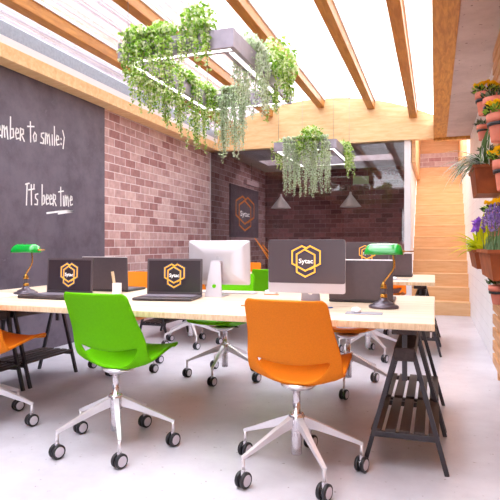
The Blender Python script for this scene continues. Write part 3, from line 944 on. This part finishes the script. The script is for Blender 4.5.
def make_imac(label, loc, rz, logo):
    """all in one computer: local front is -y"""
    t = thing('desktop_monitor', label, 'monitor', loc, rz, 'pale aluminium desktop monitors')
    W, z0, z1, ch = .46, .078, .392, .058
    b = B()
    def rr(hx, a0, a1, r, n=5):
        pts = []
        for cxx, czz, st in ((hx - r, a1 - r, 0), (-hx + r, a1 - r, 90), (-hx + r, a0 + r, 180), (hx - r, a0 + r, 270)):
            for k in range(n + 1):
                a = R(st + 90 * k / n); pts.append((cxx + r * math.cos(a), czz + r * math.sin(a)))
        return pts
    # body: flat front, bulging back
    zc = (z0 + z1) / 2
    loops = []
    for y, s in ((0, 1.0), (.008, 1.0), (.016, .97), (.03, .78), (.042, .42)):
        loops.append([b.bm.verts.new((x * s, y, zc + (z - zc) * s)) for x, z in rr(W / 2, z0, z1, .014)])
    n = len(loops[0])
    for A_, B_ in zip(loops, loops[1:]):
        for k in range(n):
            f = b.bm.faces.new((A_[k], A_[(k + 1) % n], B_[(k + 1) % n], B_[k])); f.smooth = True
    b.bm.faces.new(loops[0]); f = b.bm.faces.new(loops[-1][::-1]); f.smooth = True
    body = b.build('body', 'imac', t)
    b = B(); b.prism(rr(W / 2 - .001, z0 + ch, z1 - .001, .012), lambda u, v, d: (u, d, v), -.0015, .001)
    sc = b.build('screen', 'screen_lt', t)
    # stand: leaning plate with a cable hole, and the foot
    b = B()
    def pl(u, v, d):   # v = height, plate leans back towards its foot
        return (u, .075 + .055 * (1 - v / .25) + d, v)
    trap = [(-.062, .006), (.062, .006), (.034, .25), (-.034, .25)]
    def hit(a):
        c, s_ = math.cos(a), math.sin(a); best = 9
        for (ax_, av), (bx_, bv) in zip(trap, trap[1:] + trap[:1]):
            ex, ev = bx_ - ax_, bv - av
            den = c * ev - s_ * ex
            if abs(den) < 1e-9: continue
            t_ = (ax_ * ev - (av - .075) * ex) / den
            u_ = (ax_ * s_ - (av - .075) * c) / den
            if t_ > 0 and -1e-6 <= u_ <= 1 + 1e-6: best = min(best, t_)
        return (best * c, .075 + best * s_)
    angs = sorted([R(a) for a in range(0, 360, 30) if a not in (90, 270)] + [math.atan2(v - .075, u) % (2 * math.pi) for u, v in trap])
    hole = [(.016 * math.cos(a), .075 + .016 * math.sin(a)) for a in angs]
    outer = [hit(a) for a in angs]
    NH = len(angs)
    corners = {}
    for d in (0, .008):
        ho = [b.bm.verts.new(pl(u, v, d)) for u, v in hole]
        ou = [b.bm.verts.new(pl(u, v, d)) for u, v in outer]
        corners[d] = (ho, ou)
        for k in range(NH):
            b.bm.faces.new((ho[k], ho[(k + 1) % NH], ou[(k + 1) % NH], ou[k]))
    for w_ in (0, 1):
        A_, B_ = corners[0][w_], corners[.008][w_]
        for k in range(NH): b.bm.faces.new((A_[k], A_[(k + 1) % NH], B_[(k + 1) % NH], B_[k]))
    b.box(-.034, .034, .04, .084, .225, .25)
    b.box(-.064, .064, -.05, .138, .0, .008, .003)
    b.build('stand', 'imac', t)
    # small fruit shaped mark on the back
    b = B(); c = [(.011 * math.cos(R(a)) * (.78 if 330 < a or a < 30 else 1), .012 * math.sin(R(a))) for a in range(0, 360, 15)]
    b.prism(c, lambda u, v, d: (u, d, zc + .035 + v), .041, .0432)
    b.leaf(Vector((0, .043, zc + .049)), Vector((.4, 0, 1)), Vector((0, 1, 0)), .010, .005)
    b.build('back_mark', 'imac_mark', t)
    if logo:
        fn = lambda u, v, d: (u, -d, (z0 + ch + z1) / 2 + v)
        MM = Matrix.Translation((0, -.0042, (z0 + ch + z1) / 2 + .001)) @ Matrix.Rotation(R(90), 4, 'X')
        mark(sc, fn, .180, .0018, ('logo_navy', 'logo', 'logo_white'), True, MM, 1.15)
    return t
im = make_imac('dark screened desktop monitor with pale chin and amber logo, behind the orange chair', (-.715, 3.10, ZD), 0, True)
make_imac('white aluminium desktop monitor seen from behind on the near table', (-1.46, 3.585, ZD), R(184), False)
dup(im, (-.70, 3.10 + DY, ZD), 0, 'dark screened desktop monitor on the far table, logo half hidden by the green lamp')

def make_lamp(label, loc):
    t = thing('bankers_lamp', label, 'desk lamp', loc, 0, 'green banker lamps on the near table')
    B().lathe([(0, 0), (.082, 0), (.085, .006), (.083, .014), (.074, .019), (.062, .021), (.061, .027), (.054, .031), (.034, .038), (.024, .048), (.019, .062), (.0, .062)], 32).build('base', 'bronze', t)
    b = B()
    b.lathe([(.019, .060), (.022, .064), (.017, .070), (.021, .075), (.018, .080)], 18, mi=0)
    b.lathe([(.015, .080), (.015, .112)], 18, mi=1)
    b.lathe([(.019, .112), (.020, .118), (.016, .122), (.019, .128), (.008, .142), (.006, .152)], 18, mi=0)
    st = b.build('stem', ['brass', 'bronze'], t)
    pts = [(0, 0, .146), (.008, 0, .158), (.028, 0, .185), (.048, 0, .212), (.057, 0, .236), (.058, 0, .262), (.053, 0, .30), (.048, 0, .335)]
    B().tube(pts, .0052, 8).build('arm', 'brass', t)
    # trough shaped glass shade, open below
    b = B()
    N, K = 18, 12
    rows = []
    Lh, zb, hh, dd = .111, .305, .064, .062
    for i in range(N + 1):
        u = -1 + 2 * i / N
        e = max(0.0, (abs(u) - .55) / .45)
        if u < 0: s = math.sqrt(max(0.0, 1 - e ** 2.2)); k = .10 + .90 * s
        else: s = math.sqrt(max(0.0, 1 - e ** 3.0)); k = .10 + .90 * s
        rows.append([b.bm.verts.new((u * Lh, -dd * math.cos(math.pi * j / K) * (.25 + .75 * k), zb + hh * math.sin(math.pi * j / K) ** .85 * k)) for j in range(K + 1)])
    for i in range(N):
        for j in range(K):
            f = b.bm.faces.new((rows[i][j], rows[i + 1][j], rows[i + 1][j + 1], rows[i][j + 1])); f.smooth = True
    for rw in (rows[0][::-1], rows[-1]): b.bm.faces.new(rw)
    sh = b.build('lamp_shade', 'lampgreen', t)
    s = sh.modifiers.new('thickness', 'SOLIDIFY'); s.thickness = .003
    b = B(); b.tube([(.04, 0, .324), (.165, 0, .324)], .003, 8); b.tube([(.110, 0, .324), (.118, 0, .324)], [.007, .005], 10)
    b.build('shade_rod', 'brass', t)
    B().tube([(.064, -.01, .305), (.065, -.012, .215)], .0011, 5).build('pull_chain', 'brass', t)
    return t
lm = make_lamp('green shaded brass desk lamp at the right end of the near table', (-.278, 3.17, ZD))
dup(lm, (-2.835, 3.21, ZD), 0, 'green shaded brass desk lamp at the left, in front of the blackboard')

def make_mouse(label, loc):
    t = thing('computer_mouse', label, 'mouse', loc, R(20))
    b = B(); b.lathe([(0, 0), (.026, 0), (.031, .006), (.030, .014), (.022, .022), (.010, .025), (0, .0255)], 20, (0, 0, 0), 0, True, 'Z', .82, 1.2)
    b.build('shell', 'paper', t)
    B().box(-.0025, .0025, .014, .026, .0225, .0265, .001).build('scroll_wheel', 'pad', t)
    return t
pd = tag(B().box(-.095, .095, -.042, .042, 0, .005, .002).build('mouse_pad', 'pad', None, (-.352, 2.872, ZD)), 'small grey pad under the white mouse on the near table', 'mouse pad', 'grey mouse pads')
pd.rotation_euler = (0, 0, R(3))
c = copy_tree(pd); c.location = (-.352, 2.872 + DY, ZD); c['label'] = 'thin grey pad on the far table, seen behind the green lamp'
ms = make_mouse('white mouse lying on the grey pad in front of the right lamp', (-.395, 2.885, ZD + .005))
dup(ms, (-.395, 2.885 + DY, ZD + .005), R(20), 'white mouse on the grey pad on the far table')
kb = thing('keyboard', 'thin white keyboard lying behind the white monitor', 'keyboard', (-1.46, 3.79, ZD), R(184))
B().box(-.205, .205, -.055, .055, .0, .009, .003).build('tray', 'imac', kb)
b = B()
for r in range(5):
    for k in range(14): b.box(-.19 + k * .0272, -.19 + k * .0272 + .023, -.045 + r * .0185, -.045 + r * .0185 + .0155, .009, .0115)
b.build('keys', 'paper', kb)
ph = thing('pen_holder', 'small white pen holder with a pale ruler beside the left laptops', 'pen holder', (-2.20, 3.42, ZD))
b = B(); b.box(-.024, .024, -.024, .024, 0, .004); 
for (x0, x1, y0, y1) in ((-.024, .024, -.024, -.021), (-.024, .024, .021, .024), (-.024, -.021, -.021, .021), (.021, .024, -.021, .021)): b.box(x0, x1, y0, y1, .004, .082)
b.build('cup', 'paper', ph)
o = tag(B().bar((0, 0, .006), (-.034, .008, .165), .022, .004, 0, (0, 1, 0)).build('ruler', 'maple_edge', None, (-2.21, 3.42, ZD)), 'pale wooden ruler leaning in the white pen holder', 'ruler')
tag(B().box(-.15, .15, -.16, .16, 0, .008, .002).build('magazine', 'paper', None, (-2.97, 2.96, ZD)), 'white paper booklet left of the left lamp', 'booklet').rotation_euler = (0, 0, R(-12))
o = tag(B().tube([(-.08, 0, .004), (.075, .01, .004), (.09, .011, .004)], [.004, .004, .001], 6).build('pencil', 'pencil', None, (-1.0, 2.99, ZD)), 'wooden pencil lying left of the orange chair back on the near table', 'pencil')
o = tag(B().tube([(-.03, 0, .004), (.045, .06, .004), (.05, .064, .004)], [.0045, .0045, .002], 6).build('pen', 'blue', None, (-.60, 3.0, ZD)), 'blue pen on the near table between dark monitor and mouse', 'pen')
o = tag(B().box(-.04, .04, -.04, .04, 0, .028, .002).build('note_block', 'paper', None, (-1.14, 3.82, ZD)), 'white note block left of the dark monitor', 'note block')
o = tag(B().tube([(-.05, 0, .004), (.05, .006, .004), (.06, .0066, .004)], [.004, .004, .001], 6).build('pencil', 'pencil', None, (-1.115, 3.72, ZD)), 'wooden pencil lying in front of the white note block', 'pencil')

# ================================================================== MEETING ROOM
for x, y, lb in ((-2.91, 10.4, 'conical steel pendant lamp behind the glass, left one'), (-1.53, 10.4, 'conical steel pendant lamp behind the glass, right one')):
    t = thing('pendant_lamp', lb, 'lamp', (x, y, 1.83), 0, 'conical pendants in the meeting room')
    B().lathe([(.2, 0), (.203, .004), (.03, .225), (.022, .25), (.02, .285), (.006, .29), (.004, .28), (.018, .22), (.19, .004)], 28).build('lamp_shade', 'cone', t)
    B().tube([(0, 0, .28), (0, 0, 1.03)], .003, 5).build('cord', 'rubber', t)
    li = bpy.data.lights.new('pendant_fill', 'POINT'); li.energy = 260; li.color = (1, .9, .84); li.shadow_soft_size = .06  # fill light and bulb glow added to unlit pendants to brighten the room
    lo = bpy.data.objects.new('pendant_fill', li); col.objects.link(lo); lo.parent = t; lo.location = (0, 0, .06)
    B().lathe([(0, .10), (.03, .11), (.04, .14), (.03, .17), (.015, .21)], 14).build('bulb', 'bulb', t)
t = thing('notice_board', 'dark board with orange hexagon logo on the brick wall behind the glass', 'board', (-3.87, 10.95, 0))
B().box(-.02, .012, -.88, .92, 1.26, 2.33, .003).build('panel', 'board', t)
B().box(.0, .09, -.80, .95, 1.20, 1.26, .003).build('ledge', 'pinkbox', t)
fn = lambda u, v, d: (.012 + d, u, 1.77 + v)
MM = Matrix.Translation((.0145, -.02, 1.76)) @ Matrix.Rotation(R(90), 4, 'Z') @ Matrix.Rotation(R(90), 4, 'X')
mark(t, fn, .72, .0006, (None, 'logo_orange', 'logo_white'), True, MM, 2.0)
t = thing('sign_light', 'small rose metal light box hanging above the dark logo board', 'light', (-3.72, 10.95, 2.36))
B().box(-.04, .04, -.4, .4, 0, .10, .004).build('housing', 'pinkbox', t)
B().tube([(0, 0, .09), (0, 0, .50)], .004, 5).build('cord', 'rubber', t)
t = thing('exit_sign', 'pale green hanging sign behind the glass, above the right pendant lamp', 'sign', (-1.36, 10.6, 2.28))
B().box(-.15, .15, -.012, .012, 0, .15, .003).build('sign_face', 'exit', t)
for s in (-1, 1): B().tube([(s * .12, 0, .145), (s * .12, 0, .58)], .003, 5).build('rod', 'cable', t)
# slanting orange strips laid on the glass in place of reflections
for (y0, z0, y1, z1, lb) in ((-3.02, 1.22, -2.78, .86, 'orange painted reflection slanting on the glass wall, lowest of the three'), (-2.95, 1.13, -2.74, .86, 'orange painted reflection slanting on the glass wall, middle of the three'),
                             (-2.88, 1.1, -2.66, .86, 'orange painted reflection slanting on the glass wall, rightmost of the three')):
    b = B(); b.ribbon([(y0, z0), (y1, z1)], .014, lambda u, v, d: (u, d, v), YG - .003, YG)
    tag(b.build('reflection_stripe', 'logo_orange'), lb, 'painted reflection', 'orange painted reflections on the glass')

# ================================================================== LIGHT, CAMERA
wd = bpy.data.worlds.new('sky'); scene.world = wd; wd.use_nodes = True
bg = wd.node_tree.nodes['Background']
bg.inputs['Color'].default_value = (.95, .965, 1.03, 1)
bg.inputs['Strength'].default_value = 2.2

sl = bpy.data.lights.new('hazy_sun', 'SUN'); sl.energy = 1.4; sl.angle = R(55); sl.color = (1, .98, .96)
so = bpy.data.objects.new('hazy_sun', sl); col.objects.link(so); so.location = (-3, 2, 9)
so.rotation_euler = Vector((.5, .12, -1)).to_track_quat('-Z', 'Y').to_euler()
cam = bpy.data.cameras.new('camera'); co = bpy.data.objects.new('camera', cam); col.objects.link(co)
cam.sensor_width = 36; cam.lens = 540 / 500 * 36
cam.shift_y = -5 / 500
cam.clip_start = .05
th = math.atan(185 / 540)
co.location = (0, 0, 1.10); co.rotation_euler = (R(90), 0, th)
scene.camera = co
vs = scene.view_settings
vs.view_transform = 'Standard'; vs.look = 'None'; vs.exposure = 1.8; vs.gamma = 1; vs.use_curve_mapping = False
cy = scene.cycles
cy.max_bounces = 10; cy.diffuse_bounces = 6; cy.glossy_bounces = 4; cy.transmission_bounces = 6; cy.transparent_max_bounces = 12
cy.sample_clamp_indirect = 8; cy.use_denoising = True
cy.caustics_reflective = False; cy.caustics_refractive = False
